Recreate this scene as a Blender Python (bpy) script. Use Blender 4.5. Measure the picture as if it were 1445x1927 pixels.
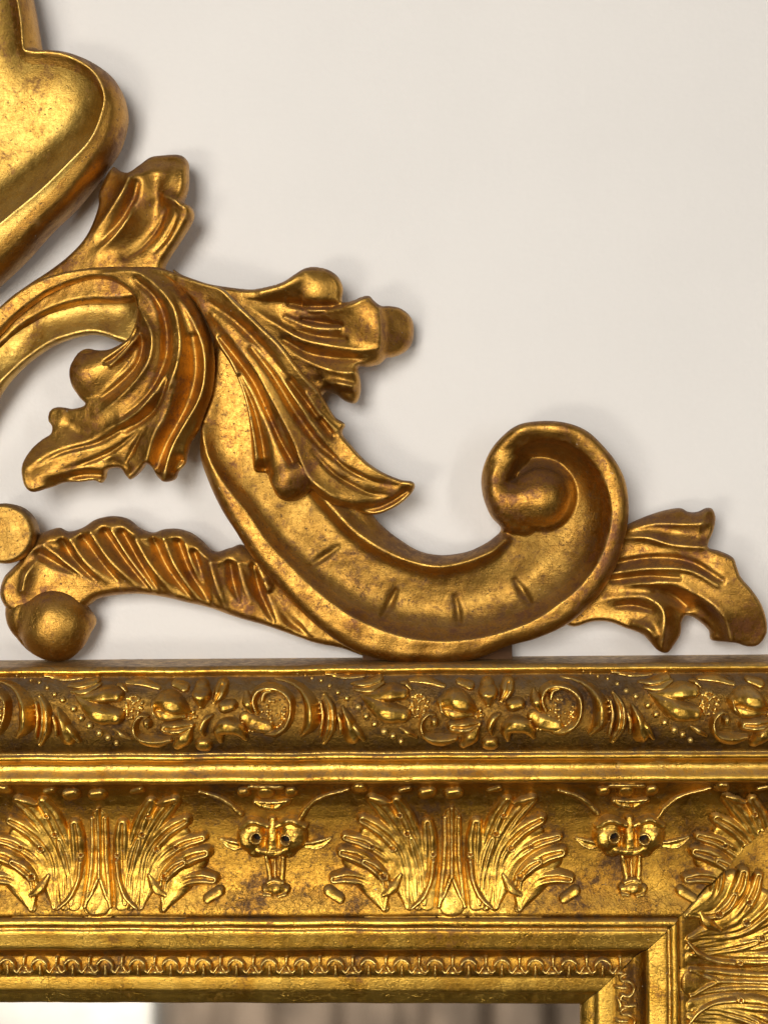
import bpy, math, random
import numpy as np

# ----------------------------------------------------------------------------
# units: one "px" of the tracing grid is 0.25 mm in the real place
# X right, Z up, Y into the wall (wall face at Y = 0, things stand out to -Y)
# ----------------------------------------------------------------------------
S = 0.00025
scene = bpy.context.scene
for o in list(bpy.data.objects):
    bpy.data.objects.remove(o, do_unlink=True)

# ---------------------------------------------------------------- camera
DIST, YAW, ROLL, HREF = 2900.0, math.radians(2.6), 0.012, 110.0
IMW, IMH = 1445.0, 1927.0
fwd = np.array([-math.sin(YAW), math.cos(YAW), 0.0])
r0 = np.array([math.cos(YAW), math.sin(YAW), 0.0])
up0 = np.array([0.0, 0.0, 1.0])
rgt = r0 * math.cos(ROLL) - up0 * math.sin(ROLL)
upv = up0 * math.cos(ROLL) + r0 * math.sin(ROLL)
cpos = np.array([0.0, -HREF, 0.0]) - fwd * DIST
cam_data = bpy.data.cameras.new('camera')
cam = bpy.data.objects.new('camera', cam_data)
scene.collection.objects.link(cam)
from mathutils import Matrix, Vector
cam.matrix_world = Matrix(((rgt[0], upv[0], -fwd[0], cpos[0] * S),
                           (rgt[1], upv[1], -fwd[1], cpos[1] * S),
                           (rgt[2], upv[2], -fwd[2], cpos[2] * S),
                           (0, 0, 0, 1)))
cam_data.sensor_fit = 'VERTICAL'
cam_data.sensor_height = 24.0
cam_data.lens = DIST / IMH * 24.0
cam_data.clip_start = 0.02
cam_data.clip_end = 50.0
cam_data.dof.use_dof = True
cam_data.dof.focus_distance = (DIST - 25) * S
cam_data.dof.aperture_fstop = 8.0
scene.camera = cam

# ---------------------------------------------------------------- world + lamps
world = bpy.data.worlds.new('World')
scene.world = world
world.use_nodes = True
wbg = world.node_tree.nodes['Background']
wbg.inputs['Color'].default_value = (1.0, 0.90, 0.76, 1)
wbg.inputs['Strength'].default_value = 0.035

def area_lamp(name, loc, target, sx, sy, watts, col):
    l = bpy.data.lights.new(name, 'AREA')
    l.shape = 'RECTANGLE'; l.size = sx; l.size_y = sy
    l.energy = watts; l.color = col
    o = bpy.data.objects.new(name, l)
    scene.collection.objects.link(o)
    o.location = loc
    o.rotation_euler = (Vector(target) - Vector(loc)).to_track_quat('-Z', 'Y').to_euler()
    return o

area_lamp('window_light', (-0.40, -2.05, 0.36), (0, 0, 0.0), 0.78, 0.78, 28.5, (1.0, 0.965, 0.915))
area_lamp('side_fill', (1.25, -1.9, 0.25), (0, 0, -0.05), 0.25, 0.9, 7, (1.0, 0.97, 0.93))  # fill lamp added at the side for a second reflection in the gilding
area_lamp('low_fill', (-0.75, -1.7, -0.50), (0, 0, -0.1), 0.40, 0.25, 5, (1.0, 0.93, 0.82))  # low fill lamp added to brighten bevels that face down
area_lamp('curtain_fill', (-0.7, -2.2, -0.25), (-0.5, -3.0, -1.2), 0.5, 0.3, 45, (1.0, 0.95, 0.88))  # added lamp, turned away from the frame to brighten the reflected cloths

vs = scene.view_settings
vs.view_transform = 'Standard'
vs.look = 'None'
vs.exposure = 0.0
vs.gamma = 1.0
vs.use_curve_mapping = False
scene.cycles.max_bounces = 10
scene.cycles.glossy_bounces = 6
scene.cycles.use_denoising = True

# ---------------------------------------------------------------- tracing helpers
def U(pts, h):
    """points of the tracing grid -> X, Z on the plane that stands h in front of the wall"""
    p = np.asarray(pts, float).reshape(-1, 2)
    d = DIST * fwd[None] + (p[:, :1] - IMW / 2) * rgt[None] + (IMH / 2 - p[:, 1:2]) * upv[None]
    t = (-h - cpos[1]) / d[:, 1]
    q = cpos[None] + d * t[:, None]
    return q[:, [0, 2]]

def cr(pts, closed=False, n=6, tension=0.5):
    """Catmull-Rom through rows of pts (any number of columns)"""
    p = np.asarray(pts, float)
    if len(p) < 3 and not closed:
        t = np.linspace(0, 1, n + 1)[:, None]
        return p[0] * (1 - t) + p[1] * t
    if closed:
        a, b, c, d = np.roll(p, 1, 0), p, np.roll(p, -1, 0), np.roll(p, -2, 0)
    else:
        e = np.vstack([2 * p[0] - p[1], p, 2 * p[-1] - p[-2]])
        a, b, c, d = e[:-3], e[1:-2], e[2:-1], e[3:]
    out = []
    for k in range(n):
        t = k / n
        out.append(b + 0.5 * t * (c - a) + t * t * (a - 2.5 * b + 2 * c - 0.5 * d) + t ** 3 * (-0.5 * a + 1.5 * b - 1.5 * c + 0.5 * d))
    out = np.stack(out, 1).reshape(-1, p.shape[1])
    if not closed:
        out = np.vstack([out, p[-1]])
    return out

def seg_dist(x, z, P, closed=False, attr=None, chunk=6000):
    """distance of each (x, z) to a polyline; nearest point, side sign and interpolated attributes"""
    A = P if closed else P[:-1]
    B = np.roll(P, -1, 0) if closed else P[1:]
    d = B - A
    L2 = np.maximum((d ** 2).sum(1), 1e-9)
    n = len(x)
    D = np.empty(n); NX = np.empty(n); NZ = np.empty(n); SG = np.empty(n)
    AT = None if attr is None else np.empty((n, attr.shape[1]))
    for s in range(0, n, chunk):
        xs, zs = x[s:s + chunk, None], z[s:s + chunk, None]
        rx, rz = xs - A[None, :, 0], zs - A[None, :, 1]
        t = np.clip((rx * d[:, 0] + rz * d[:, 1]) / L2, 0, 1)
        ex, ez = rx - t * d[:, 0], rz - t * d[:, 1]
        q = ex * ex + ez * ez
        i = q.argmin(1); k = np.arange(len(i))
        D[s:s + chunk] = np.sqrt(q[k, i])
        NX[s:s + chunk] = xs[:, 0] - ex[k, i]; NZ[s:s + chunk] = zs[:, 0] - ez[k, i]
        SG[s:s + chunk] = np.clip((d[i, 0] * rz[k, i] - d[i, 1] * rx[k, i]) / (np.sqrt(L2[i]) * np.sqrt(q[k, i]) + 1e-6), -1, 1)
        if attr is not None:
            tt = t[k, i][:, None]
            AT[s:s + chunk] = attr[i] * (1 - tt) + attr[(i + 1) % len(attr)] * tt
    return D, NX, NZ, SG, AT

def inside(x, z, P):
    r = np.zeros(len(x), bool)
    A, B = P, np.roll(P, -1, 0)
    for (ax, az), (bx, bz) in zip(A, B):
        if az == bz: continue
        c = ((az > z) != (bz > z))
        r ^= c & (x < (bx - ax) * (z - az) / (bz - az) + ax)
    return r

def tps(ctrl, x, z):
    c = np.asarray(ctrl, float)
    n = len(c)
    if n < 3:
        return np.full(len(x), c[:, 2].mean())
    def phi(r2): return 0.5 * r2 * np.log(r2 + 1e-9)
    sc = 100.0
    px, pz = c[:, 0] / sc, c[:, 1] / sc
    K = phi((px[:, None] - px) ** 2 + (pz[:, None] - pz) ** 2) + np.eye(n) * 0.02
    Q = np.column_stack([np.ones(n), px, pz])
    M = np.zeros((n + 3, n + 3)); M[:n, :n] = K; M[:n, n:] = Q; M[n:, :n] = Q.T
    w = np.linalg.solve(M, np.concatenate([c[:, 2], np.zeros(3)]))
    out = w[n] + w[n + 1] * x / sc + w[n + 2] * z / sc
    for i in range(n):
        out = out + w[i] * phi((x / sc - px[i]) ** 2 + (z / sc - pz[i]) ** 2)
    return out

rng = np.random.RandomState(7)
_W = [(rng.uniform(0, 6.28), rng.uniform(0, 6.28), rng.uniform(.7, 1.4)) for _ in range(14)]
def wob(x, z, wl):
    """smooth hand-carved unevenness of wavelength wl, about -1..1"""
    o = np.zeros_like(x)
    for a, p, s in _W:
        o += np.sin((x * math.cos(a) + z * math.sin(a)) * 6.283 / (wl * s) + p)
    return o / 4.0

def smax(a, b, k):
    h = np.clip(0.5 + 0.5 * (a - b) / k, 0, 1)
    return b * (1 - h) + a * h + k * h * (1 - h)

def link_mesh(name, verts, faces, mat, parent=None, smooth=True):
    me = bpy.data.meshes.new(name)
    v = np.asarray(verts, np.float32); f = np.asarray(faces, np.int32)
    me.vertices.add(len(v)); me.vertices.foreach_set('co', v.ravel())
    k = f.shape[1]
    me.loops.add(f.size); me.loops.foreach_set('vertex_index', f.ravel())
    me.polygons.add(len(f)); me.polygons.foreach_set('loop_start', np.arange(0, f.size, k, dtype=np.int32))
    me.polygons.foreach_set('use_smooth', np.full(len(f), smooth))
    me.update(calc_edges=True)
    me.validate()
    me.materials.append(mat)
    o = bpy.data.objects.new(name, me)
    scene.collection.objects.link(o)
    if parent is not None:
        o.parent = parent
    return o

def dup(o, name, loc, rot=(0, 0, 0), parent=None):
    c = o.copy()
    c.name = name
    scene.collection.objects.link(c)
    c.location = loc; c.rotation_euler = rot
    if parent is not None: c.parent = parent
    return c

def empty(name, loc=(0, 0, 0)):
    e = bpy.data.objects.new(name, None)
    e.empty_display_size = 0.02
    scene.collection.objects.link(e)
    e.location = loc
    return e

# ---------------------------------------------------------------- materials
def gold(name, bright, deep, bole, bole_amt, dust_amt, crack_amt, rough, speck=0.5, dust=(0.13, 0.075, 0.035), relief=1.0, wear=0.0, wearcol=(0.86, 0.60, 0.20)):
    m = bpy.data.materials.new(name); m.use_nodes = True
    nt = m.node_tree; N = nt.nodes; L = nt.links
    bsdf = N['Principled BSDF']
    geo = N.new('ShaderNodeNewGeometry')
    sc = N.new('ShaderNodeVectorMath'); sc.operation = 'SCALE'; sc.inputs['Scale'].default_value = 1 / S
    L.new(geo.outputs['Position'], sc.inputs[0])
    P = sc.outputs[0]
    def noise(scale, detail=4, rgh=0.6, dist=0.0, stretch=None):
        n = N.new('ShaderNodeTexNoise')
        n.inputs['Scale'].default_value = scale; n.inputs['Detail'].default_value = detail
        n.inputs['Roughness'].default_value = rgh; n.inputs['Distortion'].default_value = dist
        if stretch:
            mp = N.new('ShaderNodeMapping'); mp.inputs['Scale'].default_value = stretch
            L.new(P, mp.inputs['Vector']); L.new(mp.outputs[0], n.inputs['Vector'])
        else:
            L.new(P, n.inputs['Vector'])
        return n.outputs['Fac']
    def ramp(f, lo, hi, a=0.0, b=1.0):
        r = N.new('ShaderNodeMapRange'); r.interpolation_type = 'SMOOTHSTEP'
        r.inputs[1].default_value = lo; r.inputs[2].default_value = hi
        r.inputs[3].default_value = a; r.inputs[4].default_value = b
        L.new(f, r.inputs[0]); return r.outputs[0]
    def math_(op, a, b):
        n = N.new('ShaderNodeMath'); n.operation = op
        for k, v in enumerate((a, b)):
            if isinstance(v, (int, float)): n.inputs[k].default_value = v
            else: L.new(v, n.inputs[k])
        return n.outputs[0]
    def mix(f, a, b):
        n = N.new('ShaderNodeMix'); n.data_type = 'RGBA'
        L.new(f, n.inputs['Factor'])
        for s, v in (('A', a), ('B', b)):
            i = [q for q in n.inputs if q.name == s and q.type == 'RGBA'][0]
            if isinstance(v, tuple): i.default_value = (*v, 1)
            else: L.new(v, i)
        return [q for q in n.outputs if q.type == 'RGBA'][0]
    big = noise(1 / 95, 5, 0.6, 0.6)
    mid = noise(1 / 16, 5, 0.65, 0.4)
    fine = noise(1 / 3.2, 3, 0.6)
    grain = noise(1 / 2.4, 3, 0.6, 0.3, (0.16, 0.6, 1.5))
    col = mix(ramp(big, 0.32, 0.68), bright, deep)
    # rubbed-through bole in blotches
    bl = math_('ADD', math_('MULTIPLY', big, 0.55), math_('MULTIPLY', mid, 0.6))
    bl = math_('ADD', bl, math_('MULTIPLY', fine, 0.22))
    blm = ramp(bl, 0.78 - 0.2 * bole_amt, 0.90 - 0.1 * bole_amt, 0, 0.85)
    col = mix(blm, col, bole)
    # handling has burnished the proud edges back to bright leaf
    pt = math_('ADD', geo.outputs['Pointiness'], math_('MULTIPLY', math_('SUBTRACT', mid, 0.5), 0.07))
    wm = ramp(pt, 0.502, 0.575, 0, wear)
    col = mix(wm, col, wearcol)
    # leaf worn thin in a fine grain
    g2 = noise(1 / 7.0, 4, 0.75, 0.3)
    dk = N.new('ShaderNodeMix'); dk.data_type = 'RGBA'; dk.blend_type = 'MULTIPLY'
    L.new(ramp(g2, 0.50, 0.72, 0, 0.36), dk.inputs['Factor'])
    ia = [q for q in dk.inputs if q.type == 'RGBA']
    L.new(col, ia[0]); ia[1].default_value = (0.58, 0.42, 0.28, 1)
    col = [q for q in dk.outputs if q.type == 'RGBA'][0]
    # dark specks
    sp = noise(1 / 5.5, 2, 0.5, 0.2)
    spm = ramp(sp, 0.655, 0.72, 0, speck)
    col = mix(spm, col, (0.05, 0.028, 0.012))
    # craquelure
    vo = N.new('ShaderNodeTexVoronoi'); vo.feature = 'DISTANCE_TO_EDGE'
    wv = N.new('ShaderNodeVectorMath'); wv.operation = 'ADD'
    ns = N.new('ShaderNodeTexNoise'); ns.inputs['Scale'].default_value = 1 / 14
    L.new(P, ns.inputs['Vector'])
    nsc = N.new('ShaderNodeVectorMath'); nsc.operation = 'SCALE'; nsc.inputs['Scale'].default_value = 22
    L.new(ns.outputs['Color'], nsc.inputs[0])
    L.new(P, wv.inputs[0]); L.new(nsc.outputs[0], wv.inputs[1]); L.new(wv.outputs[0], vo.inputs['Vector'])
    vo.inputs['Scale'].default_value = 1 / 17
    ck = ramp(vo.outputs['Distance'], 0.004, 0.03, 1, 0)
    ck = math_('MULTIPLY', ck, ramp(noise(1 / 70, 3, 0.5, 0.3), 0.45, 0.62, 0, crack_amt))
    col = mix(ck, col, (0.07, 0.04, 0.015))
    # small chips down to the white gesso
    chp = ramp(noise(1 / 11, 3, 0.55, 0.5), 0.765, 0.775, 0, 0.9)
    col = mix(chp, col, (0.62, 0.52, 0.38))
    # dust and grime settled on faces that look up
    sep = N.new('ShaderNodeSeparateXYZ'); L.new(geo.outputs['Normal'], sep.inputs[0])
    du = ramp(sep.outputs['Z'], 0.24, 0.8, 0, 1)
    du = math_('MULTIPLY', du, ramp(math_('ADD', mid, math_('MULTIPLY', fine, 0.4)), 0.45, 0.85, 0.35 * dust_amt, dust_amt))
    col = mix(du, col, dust)
    L.new(col, bsdf.inputs['Base Color'])
    cover = math_('MAXIMUM', math_('MULTIPLY', blm, 0.45), math_('MAXIMUM', math_('MAXIMUM', du, chp), math_('MULTIPLY', spm, 0.9)))
    L.new(math_('SUBTRACT', 1.0, math_('MULTIPLY', cover, 0.9)), bsdf.inputs['Metallic'])
    rg = math_('ADD', math_('MULTIPLY', mid, 0.26), rough - 0.13)
    rg = math_('ADD', rg, math_('ADD', math_('MULTIPLY', cover, 0.22), math_('MULTIPLY', g2, 0.16)))
    rg = math_('SUBTRACT', rg, math_('ADD', 0.08, math_('MULTIPLY', wm, 0.08)))
    L.new(rg, bsdf.inputs['Roughness'])
    hgt = math_('ADD', math_('MULTIPLY', mid, 0.35 * relief), math_('MULTIPLY', fine, 0.4 * relief))
    hgt = math_('ADD', hgt, math_('MULTIPLY', grain, 0.26))
    hgt = math_('SUBTRACT', hgt, math_('MULTIPLY', ck, 0.9))
    hgt = math_('SUBTRACT', hgt, math_('MULTIPLY', spm, 0.35))
    hgt = math_('SUBTRACT', hgt, math_('MULTIPLY', ramp(g2, 0.45, 0.7), 0.2 * relief))
    bp = N.new('ShaderNodeBump'); bp.inputs['Strength'].default_value = 0.75
    bp.inputs['Distance'].default_value = S * 1.6
    L.new(hgt, bp.inputs['Height']); L.new(bp.outputs[0], bsdf.inputs['Normal'])
    return m

GOLD_CREST = gold('aged_gilding', (0.56, 0.305, 0.060), (0.35, 0.165, 0.028), (0.17, 0.058, 0.022), 0.50, 0.92, 0.15, 0.41, 0.65, (0.13, 0.055, 0.022), 0.7, 0.62, (0.88, 0.57, 0.15))
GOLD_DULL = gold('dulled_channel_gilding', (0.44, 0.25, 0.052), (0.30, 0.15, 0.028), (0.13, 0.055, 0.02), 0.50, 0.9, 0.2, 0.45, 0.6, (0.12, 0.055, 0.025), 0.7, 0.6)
GOLD_PALE = gold('pale_gilding', (0.62, 0.40, 0.095), (0.45, 0.26, 0.052), (0.22, 0.095, 0.03), 0.34, 0.8, 0.10, 0.44, 0.5, (0.14, 0.07, 0.03), 0.7, 0.6)
GOLD_FRAME = gold('bright_gilding', (0.88, 0.54, 0.095), (0.62, 0.325, 0.038), (0.22, 0.09, 0.016), 0.34, 0.85, 0.4, 0.33, 0.5, (0.17, 0.115, 0.07), 0.7, 0.6, (0.97, 0.68, 0.19))
GOLD_BAND = gold('worn_gilding', (0.80, 0.485, 0.085), (0.56, 0.29, 0.036), (0.18, 0.07, 0.016), 0.38, 0.7, 0.2, 0.35, 0.6, (0.17, 0.115, 0.07), 0.7, 0.75, (1.0, 0.72, 0.22))
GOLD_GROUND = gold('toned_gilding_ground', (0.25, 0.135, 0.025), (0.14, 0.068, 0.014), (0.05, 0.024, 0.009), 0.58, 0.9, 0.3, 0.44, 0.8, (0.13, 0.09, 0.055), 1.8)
GOLD_COVE = gold('dulled_gilding', (0.48, 0.262, 0.036), (0.28, 0.13, 0.017), (0.06, 0.026, 0.008), 0.56, 0.9, 0.3, 0.39, 0.7, (0.13, 0.085, 0.05), 1.0)

def plain(name, col, rough, metallic=0.0, noise_scale=None, var=0.1, bump=0.0):
    m = bpy.data.materials.new(name); m.use_nodes = True
    nt = m.node_tree; b = nt.nodes['Principled BSDF']
    b.inputs['Base Color'].default_value = (*col, 1)
    b.inputs['Roughness'].default_value = rough
    b.inputs['Metallic'].default_value = metallic
    if noise_scale:
        geo = nt.nodes.new('ShaderNodeNewGeometry')
        n = nt.nodes.new('ShaderNodeTexNoise'); n.inputs['Scale'].default_value = noise_scale
        n.inputs['Detail'].default_value = 5
        nt.links.new(geo.outputs['Position'], n.inputs['Vector'])
        cr_ = nt.nodes.new('ShaderNodeValToRGB')
        cr_.color_ramp.elements[0].position = 0.3; cr_.color_ramp.elements[1].position = 0.7
        cr_.color_ramp.elements[0].color = (*[c * (1 - var) for c in col], 1)
        cr_.color_ramp.elements[1].color = (*[min(1, c * (1 + var)) for c in col], 1)
        nt.links.new(n.outputs['Fac'], cr_.inputs[0]); nt.links.new(cr_.outputs[0], b.inputs['Base Color'])
        if bump:
            bp = nt.nodes.new('ShaderNodeBump'); bp.inputs['Strength'].default_value = bump
            bp.inputs['Distance'].default_value = 0.002
            nt.links.new(n.outputs['Fac'], bp.inputs['Height']); nt.links.new(bp.outputs[0], b.inputs['Normal'])
    return m

def roller(m):
    nt = m.node_tree; b = nt.nodes['Principled BSDF']
    geo = nt.nodes.new('ShaderNodeNewGeometry')
    n = nt.nodes.new('ShaderNodeTexNoise'); n.inputs['Scale'].default_value = 420; n.inputs['Detail'].default_value = 4
    nt.links.new(geo.outputs['Position'], n.inputs['Vector'])
    bp = nt.nodes.new('ShaderNodeBump'); bp.inputs['Strength'].default_value = 0.35; bp.inputs['Distance'].default_value = 0.0006
    nt.links.new(n.outputs['Fac'], bp.inputs['Height'])
    old = b.inputs['Normal'].links[0].from_socket
    nt.links.new(old, bp.inputs['Normal']); nt.links.new(bp.outputs[0], b.inputs['Normal'])
WALL = plain('cream_wall_paint', (0.84, 0.81, 0.772), 0.62, 0, 9.0, 0.02, 0.25)
roller(WALL)
WOOD = plain('bare_dark_wood', (0.10, 0.055, 0.025), 0.7, 0, 150.0, 0.35)
BLOCKM = plain('stained_wood_block', (0.10, 0.042, 0.012), 0.85, 0, 120.0, 0.3)
GLASS = plain('silvered_glass', (0.80, 0.78, 0.74), 0.05, 1.0, 60.0, 0.05)

# ---------------------------------------------------------------- wall
def box(name, x0, x1, y0, y1, z0, z1, mat, parent=None):
    v = [(x, y, z) for x in (x0, x1) for y in (y0, y1) for z in (z0, z1)]
    f = [(0, 1, 3, 2), (4, 6, 7, 5), (0, 4, 5, 1), (2, 3, 7, 6), (0, 2, 6, 4), (1, 5, 7, 3)]
    return link_mesh(name, v, f, mat, parent, smooth=False)

wall = box('wall', -1.2, 1.2, 0.0, 0.06, -1.2, 1.3, WALL)
wall['kind'] = 'structure'

mirror = empty('gilded_mirror', (0, 0, -0.45))
mirror['label'] = 'carved gilded mirror frame with scrolling acanthus crest, hanging on the cream wall'
mirror['category'] = 'mirror'
bpy.context.view_layer.update()
MINV = mirror.matrix_world.inverted()
def own(o):
    """child of the mirror, staying where it was built"""
    o.parent = mirror; o.matrix_parent_inverse = MINV
    return o

# ---------------------------------------------------------------- frame mouldings
# section of the frame from its outer top edge to the glass: (height in the photo, relief in front of the wall)
PROF = [(1237, 0), (1242, 60), (1250, 140), (1251.5, 150), (1255, 156), (1258, 159.5), (1261, 160.5), (1264, 158.5), (1267, 153), (1268.5, 147),
        (1270, 146), (1276, 153), (1284, 161), (1296, 169), (1312, 176), (1330, 180.5), (1350, 182), (1370, 180.5), (1388, 176), (1402, 169.5),
        (1412, 163), (1417, 160), (1419, 162), (1421, 166), (1424, 168), (1428, 167), (1430.5, 163), (1432, 155), (1435, 148), (1440, 145), (1446, 145.5),
        (1453, 149), (1459, 154), (1464, 157), (1469, 157.5), (1472, 155), (1473.5, 148), (1474.5, 125),
        (1477, 112), (1484, 101), (1496, 89), (1515, 78), (1540, 70), (1570, 65), (1600, 62.5), (1630, 62.5), (1655, 65), (1675, 69.5), (1692, 75.5),
        (1706, 80.5), (1718, 84.5), (1725, 84), (1726.5, 80), (1728, 86), (1730, 92), (1733, 96), (1738, 97.5), (1743, 96), (1746, 92.5), (1748, 88.5),
        (1749.5, 91), (1752, 95), (1756, 95.5), (1770, 93), (1783, 91), (1786.5, 89.5), (1788, 84), (1790, 72), (1793, 66), (1799, 62.5), (1801, 61),
        (1806, 63), (1814, 64.5), (1822, 64), (1831, 61), (1837, 57), (1840, 57), (1850, 56.5), (1862, 55), (1866.5, 53.5), (1868.5, 47), (1870, 45.5),
        (1878, 42), (1885, 37), (1887.5, 33), (1888, 20)]
PV = np.array([q[0] for q in PROF], float); PH = np.array([q[1] for q in PROF], float)
PZ = np.array([U([(722.5, v)], h)[0, 1] for v, h in PROF])
_o = np.argsort(PZ)
def rail_h(z):
    return np.interp(z, PZ[_o], PH[_o])
XM, ZM = U([(1276, 1728)], 88)[0]            # where the mitre crosses the outer edge of the inner bead
X_LEFT, Z_BOTTOM = -1150.0, -1500.0

def moulding(name, i0, i1, side, mat, resample=2.0, ground=None):
    """one stretch of the section swept along the top or the right-hand side, cut on the mitre"""
    z, h = PZ[i0:i1 + 1], PH[i0:i1 + 1]
    ln = np.concatenate([[0], np.cumsum(np.hypot(np.diff(z), np.diff(h)))])
    out_z, out_h = [], []
    for a in range(len(z) - 1):
        k = max(1, int((ln[a + 1] - ln[a]) / (resample * 2.0)))
        for t in range(k):
            out_z.append(z[a] + (z[a + 1] - z[a]) * t / k); out_h.append(h[a] + (h[a + 1] - h[a]) * t / k)
    out_z.append(z[-1]); out_h.append(h[-1])
    z, h = np.array(out_z), np.array(out_h)
    nu = 420 if not side else 160
    t = np.linspace(0, 1, nu)
    if not side:
        end = XM + (z - ZM) - 1.0 - 0.6 * wob(z, z * 0, 40)
        Xg = X_LEFT + (end[None] - X_LEFT) * t[:, None]; Zg = np.repeat(z[None], nu, 0); al = Xg
    else:
        start = z - 1.0
        Zg = Z_BOTTOM + (start[None] - Z_BOTTOM) * t[:, None]; Xg = np.repeat((XM + (z - ZM))[None], nu, 0); al = Zg
    Hg = np.repeat(h[None], nu, 0)
    inner = np.ones(len(z)); inner[0] = 0; inner[-1] = 0
    w1 = wob(al, Hg * 0.2, 210) * 0.5 + wob(al, Zg * 0.15 + Xg * 0.15, 46) * 0.28
    Hg = Hg + w1 * inner[None] * 1.0
    w2 = (wob(al + 333, Hg * 0.3, 160) * 0.45 + wob(al + 91, Zg * 0.2, 30) * 0.16) * inner[None]
    if not side: Zg = Zg + w2
    else: Xg = Xg + w2
    v = np.stack([Xg, -Hg, Zg], -1).reshape(-1, 3) * S
    n = len(z)
    i = np.arange(nu - 1)[:, None] * n + np.arange(n - 1)[None]
    f = np.stack([i, i + n, i + n + 1, i + 1], -1).reshape(-1, 4)
    if not side: f = f[:, ::-1]
    else: f = f
    o = link_mesh(name, v, f[:, ::-1], mat)
    if ground:
        gm, v0, v1 = ground
        o.data.materials.append(gm)
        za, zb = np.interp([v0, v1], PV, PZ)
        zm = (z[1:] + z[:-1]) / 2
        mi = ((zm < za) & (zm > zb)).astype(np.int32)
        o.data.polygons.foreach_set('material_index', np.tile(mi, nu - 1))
    return own(o)

iA = int(np.where(PV == 1474.5)[0][0]); iB = int(np.where(PV == 1726.5)[0][0])
nP = len(PV) - 1
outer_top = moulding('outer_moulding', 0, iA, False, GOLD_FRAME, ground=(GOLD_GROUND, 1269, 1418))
cove_top = moulding('cove_moulding', iA, iB, False, GOLD_COVE)
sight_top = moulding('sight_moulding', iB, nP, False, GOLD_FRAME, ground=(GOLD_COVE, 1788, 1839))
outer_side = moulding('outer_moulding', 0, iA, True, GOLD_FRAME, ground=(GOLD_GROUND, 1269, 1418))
cove_side = moulding('cove_moulding', iA, iB, True, GOLD_COVE)
sight_side = moulding('sight_moulding', iB, nP, True, GOLD_FRAME, ground=(GOLD_COVE, 1788, 1839))

# wooden carcass behind the mouldings, and the glass
zg = PZ[-1]
own(box('back_board', X_LEFT * S, (XM + PZ[0] - ZM - 6) * S, -0.5 * S, -16 * S, Z_BOTTOM * S, (PZ[0] - 6) * S, WOOD))
own(box('mirror_glass', X_LEFT * S, (XM + zg - ZM + 10) * S, -17 * S, -24 * S, Z_BOTTOM * S, (zg + 10) * S, GLASS))

# ---------------------------------------------------------------- relief ornaments on the mouldings
def stroke_arrays(pts, w, h, href):
    xy = U(pts, href)
    n = len(xy)
    w = np.full(n, w, float) if np.isscalar(w) else np.asarray(w, float)
    h = np.full(n, h, float) if np.isscalar(h) else np.asarray(h, float)
    c = cr(np.column_stack([xy, w, h]), False, 7)
    return c[:, :2], np.maximum(c[:, 2:], 0.3)

GAIN = 1.5
def stroke_field(x, z, st, href, gain=None):
    """height of one carved stroke; falls below zero outside its width"""
    pts, w, h = st[0], st[1], st[2]
    kind = st[3] if len(st) > 3 else 'round'
    P, A = stroke_arrays(pts, w, h, href)
    d, _, _, sg, at = seg_dist(x, z, P, False, A)
    q = d / at[:, 0]
    if kind == 'round':
        f = np.where(q < 1, np.sqrt(np.maximum(0, 1 - q ** 2.7)), -(q - 1) * 1.2)
    elif kind == 'leaf':      # rounded with a vein cut along the middle
        f = np.where(q < 1, np.sqrt(np.maximum(0, 1 - q ** 2.4)), -(q - 1) * 1.2) - 0.30 * np.exp(-(q / 0.22) ** 2)
    elif kind == 'cup':       # hollow leaf with raised edges
        f = np.where(q < 1, np.sqrt(np.maximum(0, 1 - q ** 4)) * (0.55 + 0.45 * q ** 2), -(q - 1) * 1.2)
    elif kind == 'right' or kind == 'left':   # sharp crest on one edge, long slope to the other
        s = q * sg * (1 if kind == 'left' else -1)
        f = np.where(q < 1, np.where(s > 0, np.sqrt(np.maximum(0, 1 - q * q)) * (1 - .0 * q), 1 - q ** 1.3), -(q - 1) * 1.2)
    elif kind == 'ridge':
        f = np.where(q < 1, (1 - q) ** 0.8, -(q - 1) * 0.8)
    f = np.maximum(f, -0.5)
    return f * at[:, 1] * (gain or GAIN)

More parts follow.
